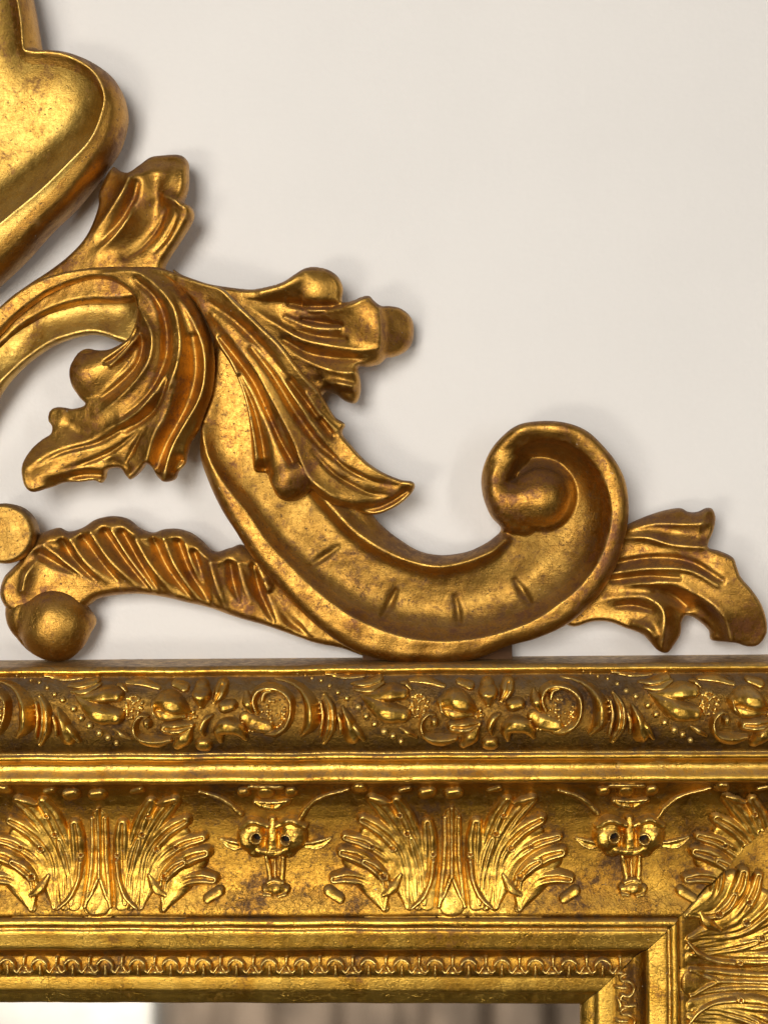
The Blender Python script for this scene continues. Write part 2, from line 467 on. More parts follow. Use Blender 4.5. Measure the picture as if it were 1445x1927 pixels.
def relief_mesh(name, strokes, href, xc, mat, step=1.3, pits=(), k=1.6, clip=None, grain=0.16, ragged=0.22, gain=None):
    """one ornament as a carved height field standing on the section of the frame; origin on the mitre line height"""
    bx = []
    for st in strokes:
        P, A = stroke_arrays(st[0], st[1], st[2], href)
        m = A[:, :1] + 2.5
        bx.append(np.vstack([P - m, P + m]))
    b = np.vstack(bx)
    x0, z0 = b.min(0); x1, z1 = b.max(0)
    gx = np.arange(x0, x1 + step, step); gz = np.arange(z0, z1 + step, step)
    X, Z = np.meshgrid(gx, gz, indexing='ij'); sh = X.shape
    x, z = X.ravel(), Z.ravel()
    F = np.full(len(x), -3.0)
    xo, zo = x, z
    x = x + ragged * (1.3 * wob(xo, zo, 15) + 0.5 * wob(xo + 71, zo, 6)); z = z + ragged * (1.3 * wob(xo + 37, zo + 11, 15) + 0.5 * wob(xo, zo + 53, 6))
    for st in strokes:
        P, A = stroke_arrays(st[0], st[1], st[2], href)
        m = A[:, 0].max() * 1.5 + 4
        near = (x > P[:, 0].min() - m) & (x < P[:, 0].max() + m) & (z > P[:, 1].min() - m) & (z < P[:, 1].max() + m)
        F[near] = smax(F[near], stroke_field(x[near], z[near], st, href, gain), k)
    for (px, py, r, dep) in pits:
        c = U([(px, py)], href)[0]
        d = np.hypot(x - c[0], z - c[1]) / r
        F = F - dep * np.clip(1.25 - d ** 2.5, 0, 1) + np.where(F > 0, 2.2 * np.exp(-((d - 1.25) / 0.25) ** 2), 0)
    x, z = xo, zo
    F = np.where(F > 0, F * (1 + ragged * 0.16 * wob(x + 19, z, 18)), F)
    solid = F > -0.9
    if pits:
        for (px, py, r, dep) in pits:
            c = U([(px, py)], href)[0]
            solid |= np.hypot(x - c[0], z - c[1]) < r * 1.4
    F = np.maximum(F, -6)
    H = rail_h(z) + F + grain * wob(x, z, 7) * (F > 0) + 0.5 * wob(x, z, 25) * (F > 0)
    if clip is not None:
        solid &= clip(x, z)
    idx = np.arange(len(x)).reshape(sh)
    q = np.stack([idx[:-1, :-1], idx[1:, :-1], idx[1:, 1:], idx[:-1, 1:]], -1).reshape(-1, 4)
    keep = solid[q].any(1) if clip is None else solid[q].all(1)
    q = q[keep]
    used = np.unique(q)
    mp = np.full(len(x), -1); mp[used] = np.arange(len(used))
    v = np.stack([(x - xc), -H, (z - ZM)], -1)[used] * S
    return link_mesh(name, v, mp[q], mat)

def put_top(o, xw, parent):
    o.location = (xw * S, 0, ZM * S); o.parent = parent; o.matrix_parent_inverse = parent.matrix_world.inverted(); return o
def put_side(o, zw, parent):
    o.location = (XM * S, 0, zw * S); o.rotation_euler = (0, math.radians(90), 0)
    o.parent = parent; o.matrix_parent_inverse = parent.matrix_world.inverted(); return o
bpy.context.view_layer.update()

# --- floral band on the outer moulding ---------------------------------------
HO = 186.0
OUT = {
 'scroll_ornament': [([(484, 1342), (477, 1319), (483, 1302), (499, 1294), (521, 1296), (540, 1307), (549, 1323), (547, 1349), (537, 1368), (518, 1380), (500, 1381)],
                      [3, 5, 6, 6, 5.5, 5.5, 5.5, 5.5, 6, 6.5, 4], [8, 10, 11, 11, 11, 11.5, 12, 12, 11, 9, 5], 'right'),
                     ([(494, 1318), (498, 1304), (514, 1299)], [3, 3.5, 3], [8, 10, 8]),
                     ([(462, 1350), (480, 1362), (505, 1370)], [9, 12, 10], [4, 6, 6])],
 'crescent_leaf': [([(514, 1280), (540, 1284), (561, 1293), (577, 1309), (586, 1328), (588, 1349), (583, 1366), (568, 1384)],
                    [1.5, 3, 5, 8, 11, 12, 10, 4], [3, 6, 9, 12, 14, 14, 12, 6], 'right')],
 'rib': [([(609, 1307), (621, 1328), (624, 1349), (621, 1373), (609, 1398)], [2.5, 6.5, 7.5, 7.5, 4], [6, 10, 11, 10, 6], 'leaf')],
 'thin_rib': [([(604, 1322), (608, 1349), (602, 1385)], [2.5, 3.5, 2.5], [5, 6, 5])],
 'small_rib': [([(636, 1345), (641, 1362), (641, 1382)], [2.5, 4, 2.5], [4, 5, 4])],
 'split_leaf': [([(644, 1331), (655, 1356), (662, 1386)], [2.5, 9, 12], [6, 10, 9], 'left'),
                ([(660, 1355), (672, 1374), (684, 1393)], [3, 5, 3], [7, 9, 6])],
 'curled_leaf': [([(660, 1289), (686, 1288), (712, 1280)], [2, 5, 6], [4, 8, 6]), ([(669, 1299), (695, 1299), (720, 1287)], [2.5, 5.5, 3], [5, 8, 5])],
 'tendril': [([(610, 1273), (648, 1277), (684, 1276)], [1.8, 3, 1.8], [3, 4.5, 3])],
 'forked_leaf': [([(678, 1308), (712, 1308), (736, 1304), (757, 1305)], [2, 9, 12.5, 10], [4, 11, 14, 11]),
                 ([(678, 1308), (705, 1325), (729, 1340), (757, 1345)], [2, 12, 15.5, 12], [4, 12, 16, 12]),
                 ([(700, 1320), (716, 1318), (738, 1319)], [3, 3, 2], [12, 11, 6], 'ridge')],
 'arching_tendril': [([(755, 1287), (764, 1289), (773, 1298)], [2.2, 3.2, 2], [4, 6, 4]), ([(771, 1283), (798, 1282), (835, 1293)], [3, 6, 3], [3, 5, 3])],
 'small_scroll': [([(818, 1345), (807, 1343), (797, 1352), (793, 1366), (798, 1382), (812, 1391), (833, 1394), (856, 1391)],
                   [2.5, 3.5, 4, 4.2, 5, 8, 9.5, 5], [9, 11, 11, 11, 11, 10, 8, 4], 'right'), ([(817, 1356), (817, 1361)], [6, 6], [11, 11])],
 'narrow_leaf': [([(752, 1369), (766, 1378), (783, 1389)], [2, 4.5, 2], [4, 7, 4])],
 'broad_petal': [([(832, 1322), (853, 1316), (876, 1326), (896, 1338)], [9, 16, 13, 3], [9, 15, 14, 5]),
                 ([(838, 1337), (858, 1343), (888, 1345)], [7, 9.5, 3], [8, 10, 5]), ([(828, 1322), (832, 1338), (846, 1350)], [3, 3.5, 2.5], [11, 12, 8])],
 'petal': [([(852, 1367), (876, 1367), (900, 1362)], [9, 11.5, 5], [10, 12.5, 6], 'leaf')],
 'lower_petal': [([(872, 1401), (886, 1387), (897, 1369)], [7, 11, 4.5], [8, 11, 6])],
 'upper_petal': [([(917, 1289), (918, 1306), (918, 1325)], [10, 14, 5], [9, 14, 7])],
 'side_petal': [([(957, 1286), (953, 1302), (943, 1319)], [9, 9.5, 3.5], [8, 10, 5], 'leaf')],
 'faint_petal': [([(864, 1285), (884, 1292)], [5, 7], [4, 5])],
 'knob': [([(919, 1401), (925, 1401)], [10, 10], [8, 8])],
 'berry': [([(964, 1327), (976, 1324)], [10, 9], [11, 10])],
 'hook': [([(939, 1343), (928, 1351), (921, 1369), (924, 1381)], [2.5, 5, 5, 2.5], [8, 11, 11, 7])],
 'curled_petal': [([(955, 1393), (954, 1374), (970, 1363), (991, 1370), (1004, 1388)], [3.5, 10, 13, 10, 3.5], [6, 11, 14, 12, 6])],
 'drop': [([(1004, 1299), (1008, 1318), (1016, 1336)], [2.5, 8.5, 3.5], [5, 11, 6])],
}
BEADS = [(557, 1271, 2.2), (571, 1276, 2.6), (584, 1280, 3.3), (602, 1284, 3.8), (619, 1293, 4.2), (635, 1305, 5), (652, 1315, 6), (674, 1331, 7),
         (689, 1348, 7), (705, 1363, 7.2), (723, 1377, 7.5), (739, 1386, 6.5), (754, 1397, 5.5)]
xa = U([(514, 1338)], HO)[0, 0]; xb = U([(1056, 1336)], HO)[0, 0]
PER_O = xb - xa
def rep(o, top_xs, side_zs, ptop, pside):
    """the first copy is the object itself; the others share its mesh"""
    for n, xw in enumerate(top_xs):
        put_top(o if n == 0 else dup(o, o.name, (0, 0, 0)), xw, ptop)
    for zw in side_zs:
        put_side(dup(o, o.name, (0, 0, 0)), zw, pside)
_r = random.Random(5)
STIP = []
for cx_, cy_, rx_, ry_, n_ in ((516, 1344, 22, 26, 26), (786, 1326, 20, 24, 34), (468, 1366, 16, 16, 12), (742, 1330, 14, 16, 6), (905, 1345, 10, 10, 8), (1034, 1352, 18, 22, 16), (600, 1350, 8, 30, 8)):
    for _ in range(n_):
        a_ = _r.uniform(0, 6.283); q_ = math.sqrt(_r.random())
        px_, py_ = cx_ + rx_ * q_ * math.cos(a_), cy_ + ry_ * q_ * math.sin(a_)
        up_ = 1.6 if n_ == 26 else 1.2
        STIP.append(([(px_, py_), (px_ + _r.uniform(-1.5, 1.5), py_ + _r.uniform(-1.5, 1.5))], [_r.uniform(2.2, 4.0)] * 2, [up_ + _r.uniform(1.0, 2.4)] * 2))
OUT['stippled_ground'] = STIP
for nm, sts in OUT.items():
    o = relief_mesh(nm, [(st[0], [c * (1.3 if nm != 'stippled_ground' else 1) for c in st[1]]) + tuple(st[2:]) for st in sts], HO, xa, GOLD_BAND, gain=2.5, ragged=0.10, grain=0.08)
    if nm == 'stippled_ground': o['kind'] = 'stuff'
    rep(o, [xa + k * PER_O for k in (-2, -1, 0, 1)], [], outer_top, outer_side)
    # last period, cut where the mitre would meet it: only pieces clear of it
    ctr = U([sts[0][0][0]], HO)[0, 0] - xa
    if xa + 2 * PER_O + ctr < XM + (rail_h(0) * 0) + 330:
        put_top(dup(o, nm, (0, 0, 0)), xa + 2 * PER_O, outer_top)
def dome(name, r, mat, n=10, m=5):
    v = [(0, -r, 0)]
    for i in range(1, m + 1):
        a = i / m * math.radians(105)
        for j in range(n):
            b = 6.2832 * j / n
            v.append((r * math.sin(a) * math.cos(b), -r * math.cos(a), r * math.sin(a) * math.sin(b)))
    f = [(0, 1 + j, 1 + (j + 1) % n, 1 + (j + 1) % n) for j in range(n)]
    me = bpy.data.meshes.new(name)
    fs = [f_[:3] for f_ in f] + [(1 + (i - 1) * n + j, 1 + i * n + j, 1 + i * n + (j + 1) % n, 1 + (i - 1) * n + (j + 1) % n) for i in range(1, m) for j in range(n)]
    me.from_pydata([tuple(c * S for c in q) for q in v], [], fs)
    me.polygons.foreach_set('use_smooth', np.full(len(fs), True)); me.materials.append(mat)
    return me
for bx_, by_, br in BEADS:
    me = dome('bead', br, GOLD_BAND)
    xz = U([(bx_, by_)], HO)[0]
    for k in (-2, -1, 0, 1):
        o = bpy.data.objects.new('bead', me); scene.collection.objects.link(o)
        o.location = ((xz[0] + k * PER_O) * S, -(rail_h(xz[1]) + br * 0.35) * S, xz[1] * S)
        o.parent = outer_top; o.matrix_parent_inverse = outer_top.matrix_world.inverted()

# --- acanthus leaves and masks in the cove -----------------------------------
HC = 90.0
ACX = 850.0
def mir(sts, c=0.0):
    out = []
    for st in sts:
        k = st[3] if len(st) > 3 else 'round'
        k = {'left': 'right', 'right': 'left'}.get(k, k)
        out.append(([(2 * c - x, y) for x, y in st[0]], st[1], st[2], k))
    return out
def fan(base, tips, bulge, h0, h1, wb=4.0):
    out = []
    for (tx, ty, w) in tips:
        bx_, by_ = base
        dx_, dy_ = tx - bx_, ty - by_
        mx, my = bx_ + dx_ * 0.45 + dy_ * bulge, by_ + dy_ * 0.45 - dx_ * bulge
        nx, ny = bx_ + dx_ * 0.78 + dy_ * bulge * 0.7, by_ + dy_ * 0.78 - dx_ * bulge * 0.7
        out.append(([(bx_, by_), (mx, my), (nx, ny), (tx, ty)], [wb, w * 0.95, w * 1.15, w * 0.85], [h0, (h0 + h1) / 2, h1, h1 * 1.06]))
    return out
BODY = [([(64, 1708), (84, 1640), (106, 1572), (124, 1530)], [8, 20, 26, 16], [3, 6, 6.5, 6]),
 ([(80, 1708), (106, 1646), (140, 1592), (160, 1572)], [8, 20, 26, 16], [3, 8, 8.5, 8]),
 ([(126, 1710), (150, 1668), (178, 1632), (190, 1622)], [9, 26, 28, 20], [3, 10, 11, 10]),
 ([(46, 1702), (44, 1640), (46, 1590)], [14, 20, 20], [3, 5, 5.5]),
 ([(13, 1542), (14, 1620), (24, 1706)], [5, 6, 5], [6, 8, 6]),
 ([(0, 1536), (0, 1620), (0, 1700)], [12, 16, 26], [3.5, 4.5, 4])]
def lobes(base, tips, bulge, h0, h1, wb=5.0):
    return [st[:3] + ('leaf',) for st in fan(base, tips, bulge, h0, h1, wb)]
ACR = (BODY + lobes((52, 1702), [(76, 1584, 11), (46, 1552, 15)], 0.04, 4, 9.5)
     + lobes((66, 1708), [(104, 1508, 15), (150, 1504, 15)], 0.10, 4, 10.5)
     + lobes((84, 1708), [(168, 1544, 15), (200, 1578, 13)], 0.18, 4, 13)
     + lobes((128, 1710), [(164, 1624, 13), (206, 1606, 17), (222, 1656, 14)], 0.22, 4, 17, 6) + [
 ([(1, 1652), (11, 1678), (25, 1706)], [5, 5, 3], [8, 8, 5]),
 ([(35, 1625), (40, 1660), (54, 1690), (76, 1711)], [6, 5, 5, 3], [13, 11, 10, 6]),
 ([(118, 1512), (134, 1506), (152, 1500)], [5, 9, 6], [11, 15, 13]),
 ([(97, 1650), (112, 1674), (130, 1686)], [5, 11, 5], [9, 13, 8]),
 ([(211, 1694), (233, 1680)], [10, 11], [8, 10]),
])
AC = [([(0, 1522), (0, 1602), (0, 1655)], [4.5, 4, 5], [9, 10, 9])] + ACR + mir(ACR) + [
     ([(-52, 1492), (-40, 1490)], [13, 12], [14, 12]), ([(-4, 1493), (10, 1491)], [12, 12], [13, 13]),
     ([(70, 1486), (88, 1481)], [5, 7], [8, 9]), ([(-96, 1485), (-80, 1482)], [5, 6], [8, 8])]
ACW = [([(x + ACX, y) for x, y in st[0]],) + tuple(st[1:]) for st in AC]
ACP = [(ACX + sx * dx, y, r, dep) for sx in (1, -1) for dx, y, r, dep in ((84, 1572, 4.5, 15), (112, 1600, 5, 17), (128, 1652, 5.5, 18), (98, 1536, 4, 13), (150, 1596, 4, 14), (35, 1612, 3.5, 12))]
xac = U([(ACX, 1600)], HC)[0, 0]
PER_C = U([(ACX, 1600)], HC)[0, 0] - U([(183, 1600)], HC)[0, 0]
zside = U([(1400, 1853)], HC)[0, 1]
ac = relief_mesh('acanthus_ornament', ACW, HC, xac, GOLD_BAND, k=3.0, grain=0.05, ragged=0.06, pits=ACP)
rep(ac, [xac - k * PER_C for k in (0, 1, 2)], [zside - 620], cove_top, cove_side)
# the leaf that runs into the mitre from the left and the one below it on the side are cut there
xcorner = U([(1520, 1600)], HC)[0, 0]
o = relief_mesh('acanthus_ornament', ACW, HC, xac, GOLD_BAND, k=3.0, grain=0.05, ragged=0.06, pits=ACP, clip=lambda x, z: (x - xac + xcorner) < XM + (z - ZM) - 0.6)
put_top(o, xcorner, cove_top)
o = relief_mesh('acanthus_ornament', ACW, HC, xac, GOLD_BAND, k=3.0, grain=0.05, ragged=0.06, pits=ACP, clip=lambda x, z: (zside - (x - xac)) < z - 0.6)
put_side(o, zside, cove_side)

MKX = 513.0
MASK = [([(472, 1562), (472, 1581), (480, 1600)], [24, 30, 20], [15, 21, 16]), ([(550, 1560), (549, 1579), (539, 1600)], [24, 29, 20], [15, 21, 16]),
        ([(511, 1546), (511, 1578), (510, 1604)], [9, 13, 18], [9, 15, 15]),
        ([(452, 1560), (474, 1547), (503, 1556)], [7, 8, 7], [14, 19, 16]), ([(520, 1556), (546, 1545), (572, 1558)], [7, 8, 7], [16, 19, 14]),
        ([(484, 1603), (512, 1608), (540, 1602)], [9, 9, 9], [17, 17, 17])]
EAR_L = [([(455, 1596), (436, 1594), (414, 1584)], [6, 10, 3.5], [10, 14, 10], 'cup')]
EAR_R = [([(574, 1595), (598, 1593), (620, 1582)], [6, 10, 3.5], [10, 14, 10], 'cup')]
BEARD = [([(499, 1616), (503, 1636), (506, 1660)], [5, 6, 6], [8, 8, 8]), ([(531, 1616), (530, 1636), (528, 1660)], [5, 6, 6], [8, 8, 8]),
         ([(515, 1618), (516, 1660)], [3, 3], [6, 6])]
TUFT = [([(499, 1676), (517, 1673), (536, 1677)], [10, 14.5, 10], [10, 15, 10]), ([(503, 1664), (518, 1660), (531, 1664)], [5, 6, 5], [12, 13, 12]), ([(497, 1684), (508, 1686)], [5, 5], [12, 12]), ([(524, 1688), (536, 1684)], [5, 5], [12, 12])]
HORN_L = [([(378, 1488), (420, 1505), (452, 1535)], [3.4, 5, 6.5], [6, 8, 9])]
HORN_R = [([(563, 1546), (580, 1520), (606, 1500), (656, 1484)], [6.5, 5.5, 4.6, 3.4], [9, 9, 8, 6])]
CROWN = [([(458, 1490), (463, 1489)], [11, 11], [11, 11]), ([(498, 1490), (506, 1490)], [13, 13], [12, 12]), ([(546, 1490), (551, 1489)], [11, 11], [10, 10]),
         ([(472, 1479), (500, 1478), (532, 1479)], [5, 5, 5], [6, 8, 6])]
COLLAR = [([(482, 1511), (491, 1517)], [7, 8], [12, 13]), ([(500, 1518), (507, 1520)], [8, 8], [14, 14]), ([(519, 1520), (527, 1517)], [8, 8], [14, 13]), ([(534, 1513), (542, 1509)], [7, 6], [12, 10]),
          ([(482, 1508), (512, 1511), (540, 1507)], [5, 6, 5], [11, 12, 11])]
KNOP = [([(672, 1481), (682, 1481)], [10, 10], [10, 10])]
xmk = U([(MKX, 1580)], HC)[0, 0]
xs = [xmk + k * PER_C for k in (0, -1, 1)]
zm_ = zside - 335
for nm, st, kw in (('mask', MASK, dict(k=5.0, pits=[(482, 1578, 8.0, 40), (537, 1581, 8.0, 40)])), ('ear', EAR_L, {}), ('ear', EAR_R, {}), ('beard', BEARD, {}), ('tuft', TUFT, {}),
                   ('horn', HORN_L, {}), ('horn', HORN_R, {}), ('crown', CROWN, {}), ('collar', COLLAR, {}), ('knop', KNOP, {})):
    o = relief_mesh(nm, st, HC, xmk, GOLD_BAND, **kw)
    rep(o, xs, [zm_], cove_top, cove_side)

EYE = dome('eye_hole_shade', 8.6, plain('hole_shade_black', (0.012, 0.008, 0.006), 0.9), 14, 4)  # black dome in each drilled eye, the hole's shade put into its colour
for xw, par, side in [(q, cove_top, False) for q in xs] + [(zm_, cove_side, True)]:
    for ex, ey in ((482, 1578), (537, 1581)):
        c = U([(ex, ey)], HC)[0]
        o = bpy.data.objects.new('eye_hole_shade', EYE); scene.collection.objects.link(o)
        o.scale = (1, 0.25, 1)
        if not side: o.location = ((c[0] - xmk + xw) * S, -(rail_h(c[1]) + 2) * S, c[1] * S)
        else: o.location = ((XM + c[1] - ZM) * S, -(rail_h(c[1]) + 2) * S, (xw - (c[0] - xmk)) * S)
        o.parent = par; o.matrix_parent_inverse = par.matrix_world.inverted()

# --- small leaf-and-dart edge next to the glass -------------------------------
HE = 66.0
EDX = 215.0
DART = [([(-12, 1827), (-14, 1814), (-6, 1804.5), (6, 1804.5), (14, 1814), (12, 1827)], [2.6, 3.2, 3.2, 3.2, 3.2, 2.6], [6, 9, 10, 10, 9, 6]),
        ([(12, 1824), (20, 1828), (27, 1817)], [2.6, 3, 2], [7, 8, 6]), ([(-12, 1824), (-20, 1828), (-27, 1817)], [2.6, 3, 2], [7, 8, 6]),
        ([(0, 1816), (0, 1836)], [2.5, 4.5], [4, 6]),
        ([(32, 1802), (32, 1822)], [4.2, 2], [9, 7]), ([(21, 1833), (32, 1829), (43, 1833)], [2.5, 4.5, 2.5], [5, 8, 5])]
DARTW = [([(x + EDX, y) for x, y in st[0]],) + tuple(st[1:]) for st in DART]
xed = U([(EDX, 1820)], HE)[0, 0]
PER_E = 63.4
o = relief_mesh('leaf_and_dart', DARTW, HE, xed, GOLD_BAND, step=1.4)
x_end = XM + (U([(722, 1820)], HE)[0, 1] - ZM)
n_e = int((x_end - 30 - xed) / PER_E)
side_z = [x_end - XM + ZM - 38 - k * PER_E for k in range(9)]
rep(o, [x_end - 42 - k * PER_E for k in range(26)], side_z, sight_top, sight_side)

# ---------------------------------------------------------------- carved crest pieces
def solid(name, outline, h0, base, ops, mat, edge_r=22, drop=26, thick=45, back_r=18, step=1.9, back_min=30.0, rough=1.0, dull=None, n=6, amp=1.0, curl=1.0):
    """a carved wooden piece: traced outline, modelled front with folds, rounded edges and a real back"""
    P = cr(U(outline, h0), True, n)
    x0, z0 = P.min(0) - 2 * step; x1, z1 = P.max(0) + 2 * step
    gx = np.arange(x0, x1 + step, step); gz = np.arange(z0, z1 + step, step)
    X, Z = np.meshgrid(gx, gz, indexing='ij'); sh = X.shape
    x, z = X.ravel(), Z.ravel()
    ins = inside(x, z, P)
    # only points near or inside the outline need distances
    m2 = ins.reshape(sh)
    g = m2.copy()
    for _ in range(2):
        e = g.copy(); e[1:] |= g[:-1]; e[:-1] |= g[1:]; e[:, 1:] |= g[:, :-1]; e[:, :-1] |= g[:, 1:]; g = e
    sel = np.where(g.ravel())[0]
    D, NX, NZ, _, _ = seg_dist(x[sel], z[sel], P, True)
    Df = np.zeros(len(x)); Df[sel] = D
    ins &= Df > 0.42 * step
    idx = np.arange(len(x)).reshape(sh)
    q = np.stack([idx[:-1, :-1], idx[1:, :-1], idx[1:, 1:], idx[:-1, 1:]], -1).reshape(-1, 4)
    q = q[ins[q].any(1)]
    used = np.unique(q)
    snap = used[~ins[used]]
    pos = np.full(len(x), -1); pos[sel] = np.arange(len(sel))
    ok = pos[snap] >= 0
    s_ok = snap[ok]
    x[s_ok] = NX[pos[s_ok]]; z[s_ok] = NZ[pos[s_ok]]
    Df[snap] = 0
    xu, zu, du = x[used], z[used], Df[used]
    ctrl = [(*U([(a, b)], h0)[0], c) for a, b, c in base]
    if curl != 1.0:
        mh = sum(c[2] for c in ctrl) / len(ctrl)
        ctrl = [(c[0], c[1], mh + (c[2] - mh) * curl) for c in ctrl]
    B = tps(ctrl, xu, zu)
    T = B.copy()
    for op in ops:
        if op[0] == 'g':
            pl, A = stroke_arrays(op[1], op[2], 1.0, h0)
            hh = np.full(len(op[1]), op[3], float) if np.isscalar(op[3]) else np.asarray(op[3], float)
            A2 = cr(np.column_stack([U(op[1], h0), A[::7, 0] if len(op[1]) > 2 else np.interp([0, 1], np.linspace(0, 1, len(A)), A[:, 0]), hh]), False, 7)
            d, _, _, _, at = seg_dist(xu, zu, A2[:, :2], False, A2[:, 2:])
            T += amp * at[:, 1] * np.exp(-(d / np.maximum(at[:, 0], .5)) ** 2)
        elif op[0] == 'c':
            nP_ = len(op[1])
            hh = np.full(nP_, op[4], float) if np.isscalar(op[4]) else np.asarray(op[4], float)
            A2 = cr(np.column_stack([U(op[1], h0), hh]), False, 7)
            d, _, _, sg, at = seg_dist(xu, zu, A2[:, :2], False, A2[:, 2:])
            wd = op[2] * (0.5 + 0.5 * sg) + op[3] * (0.5 - 0.5 * sg)
            kr = op[5] if len(op) > 5 else 3.4
            T += amp * at[:, 0] * np.exp(-(np.sqrt(d * d + kr * kr) - kr) / wd)
        elif op[0] == 'b':
            c = U([op[1]], h0)[0]; r = op[2]
            d = np.hypot(xu - c[0], zu - c[1])
            bh = np.where(d < r, op[3] - r + np.sqrt(np.maximum(0, r * r - d * d)), op[3] - r - (d - r) * 2)
            T = smax(T, bh, op[4])
        elif op[0] == 't':
            nP_ = len(op[1])
            hh = np.full(nP_, op[3], float) if np.isscalar(op[3]) else np.asarray(op[3], float)
            ww = np.full(nP_, op[2], float) if np.isscalar(op[2]) else np.asarray(op[2], float)
            A2 = cr(np.column_stack([U(op[1], h0), ww, hh]), False, 7)
            d, _, _, _, at = seg_dist(xu, zu, A2[:, :2], False, A2[:, 2:])
            r = np.maximum(at[:, 0], 1)
            T = smax(T, np.where(d < r, at[:, 1] - r + np.sqrt(np.maximum(0, r * r - d * d)), at[:, 1] - r - (d - r) * 2), op[4])
        elif op[0] == 'f':      # free field
            T = op[1](xu, zu, du, T)
    T = T + rough * (0.8 * wob(xu, zu, 60) + 0.16 * wob(xu, zu, 19) + 0.04 * wob(xu, zu, 7))
    bk = np.maximum(np.minimum(B, T) - thick, back_min)
    dr = drop(xu, zu, U) if callable(drop) else drop
    ze = np.maximum(T - dr, bk + 3)
    rr = lambda t: np.sqrt(np.maximum(0, 1 - (1 - np.clip(t, 0, 1)) ** 2))
    top = ze + np.maximum(T - ze, 0.5) * rr(du / edge_r)
    bot = ze - (ze - bk) * rr(du / back_r)
    isn = ins[used]
    nu = len(used)
    mp = np.full(len(x), -1); mp[used] = np.arange(nu)
    low = np.full(nu, -1); low[isn] = nu + np.arange(isn.sum()); low[~isn] = np.where(~isn)[0]
    top[~isn] = ze[~isn]
    v = np.vstack([np.stack([xu, -top, zu], -1), np.stack([xu[isn], -bot[isn], zu[isn]], -1)]) * S
    f1 = mp[q]
    f2 = low[f1][:, ::-1]
    o = link_mesh(name, v, np.vstack([f1, f2]), mat)
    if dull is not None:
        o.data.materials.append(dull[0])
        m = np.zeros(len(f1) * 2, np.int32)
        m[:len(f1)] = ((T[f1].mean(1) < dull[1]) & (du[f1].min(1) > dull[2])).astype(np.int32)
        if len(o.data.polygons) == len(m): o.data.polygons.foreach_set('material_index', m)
    return own(o)

def offset_sub(o, child_of):
    o.parent = child_of; o.matrix_parent_inverse = child_of.matrix_world.inverted(); return o

# --- main scroll with its volute ------------------------------------------------
SC_OUT = [(380, 866), (397, 913), (419, 960), (444, 999), (474, 1046), (517, 1097), (560, 1145), (612, 1190), (663, 1222), (715, 1240), (775, 1248), (830, 1248),
          (895, 1239), (955, 1215), (1003, 1202), (1052, 1182), (1091, 1155), (1130, 1112), (1158, 1061), (1173, 1010), (1180, 963), (1175, 912), (1158, 873),
          (1130, 838), (1099, 811), (1060, 797), (1017, 794), (974, 801), (943, 823), (919, 854), (906, 893), (908, 932), (923, 971), (943, 995),
          (927, 1014), (900, 1030), (873, 1040), (830, 1045), (788, 1037), (749, 1014), (719, 990), (700, 968), (650, 900), (580, 800), (500, 690), (450, 620), (410, 620), (392, 700), (384, 780), (378, 830)]
SC_RIM = [(380, 800), (397, 861), (427, 913), (470, 966), (504, 1016), (552, 1067), (603, 1115), (655, 1153), (706, 1179), (758, 1196), (809, 1204), (873, 1203), (938, 1190),
          (998, 1168), (1044, 1139), (1087, 1104), (1122, 1057), (1142, 1002), (1146, 956), (1134, 909), (1111, 869), (1076, 838), (1032, 826), (993, 834), (962, 854), (946, 881), (948, 912), (958, 935)]
SC_INR = [(560, 860), (600, 920), (637, 966), (672, 1001), (715, 1030), (757, 1050), (800, 1062), (835, 1064), (873, 1056), (920, 1038), (948, 1016)]
scroll = solid('scroll', SC_OUT, 86,
    [(400, 700, 100), (430, 870, 98), (500, 960, 97), (560, 1050, 95), (640, 1110, 95), (700, 1120, 95), (780, 1130, 95), (850, 1130, 94), (930, 1110, 92), (1000, 1080, 88), (1060, 1030, 76),
     (1095, 960, 62), (1090, 900, 52), (1050, 862, 42), (1000, 855, 38), (972, 880, 42), (1010, 940, 48), (920, 900, 84), (930, 840, 86), (980, 810, 90), (1060, 810, 90), (1150, 880, 90), (1165, 960, 90), (640, 940, 92), (760, 1030, 94), (880, 1030, 94)],
    [('c', SC_RIM, 13, 140, [26, 28, 30, 30, 30, 30, 30, 32, 33, 34, 34, 34, 34, 34, 34, 36, 40, 46, 50, 54, 56, 58, 60, 60, 56, 40, 14, 0], 5.5),
     ('g', SC_INR, [14, 15, 15, 15, 15, 14, 14, 14, 14, 13, 10], [16, 20, 23, 24, 24, 24, 24, 24, 24, 22, 16]),
     ('t', [(952, 858), (934, 893), (933, 933), (950, 968), (984, 984)], [22, 26, 27, 26, 18], [118, 124, 126, 122, 104], 10), ('t', [(932, 928), (968, 944), (1016, 937)], [28, 42, 57], [126, 132, 139], 12),
     ('g', [(470, 930), (560, 1035), (660, 1100), (780, 1135), (900, 1125), (1000, 1085), (1060, 1030)], [30, 36, 40, 40, 40, 38, 30], [-8, -10, -11, -12, -12, -10, -6]),
     ('g', [(588, 1062), (612, 1046), (636, 1030)], [6, 8, 6], [-3, -6, -3]), ('g', [(721, 1160), (733, 1136), (744, 1112)], [6, 8.5, 6], [-5, -8, -4]),
     ('g', [(864, 1173), (861, 1150), (856, 1124)], [5.5, 7, 5.5], [-4, -6, -3]), ('g', [(996, 1134), (984, 1114), (970, 1093)], [6, 8.5, 6], [-5, -8, -4])],
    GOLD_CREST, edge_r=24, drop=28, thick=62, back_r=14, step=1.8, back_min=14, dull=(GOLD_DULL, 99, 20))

# --- small wooden block the scroll stands on -------------------------------------
b0 = U([(680, 1216)], 90)[0]; b1 = U([(965, 1256)], 90)[0]
own(box('support_block', b0[0] * S, b1[0] * S, -54 * S, -24 * S, (PZ[1] - 2) * S, b0[1] * S, BLOCKM))

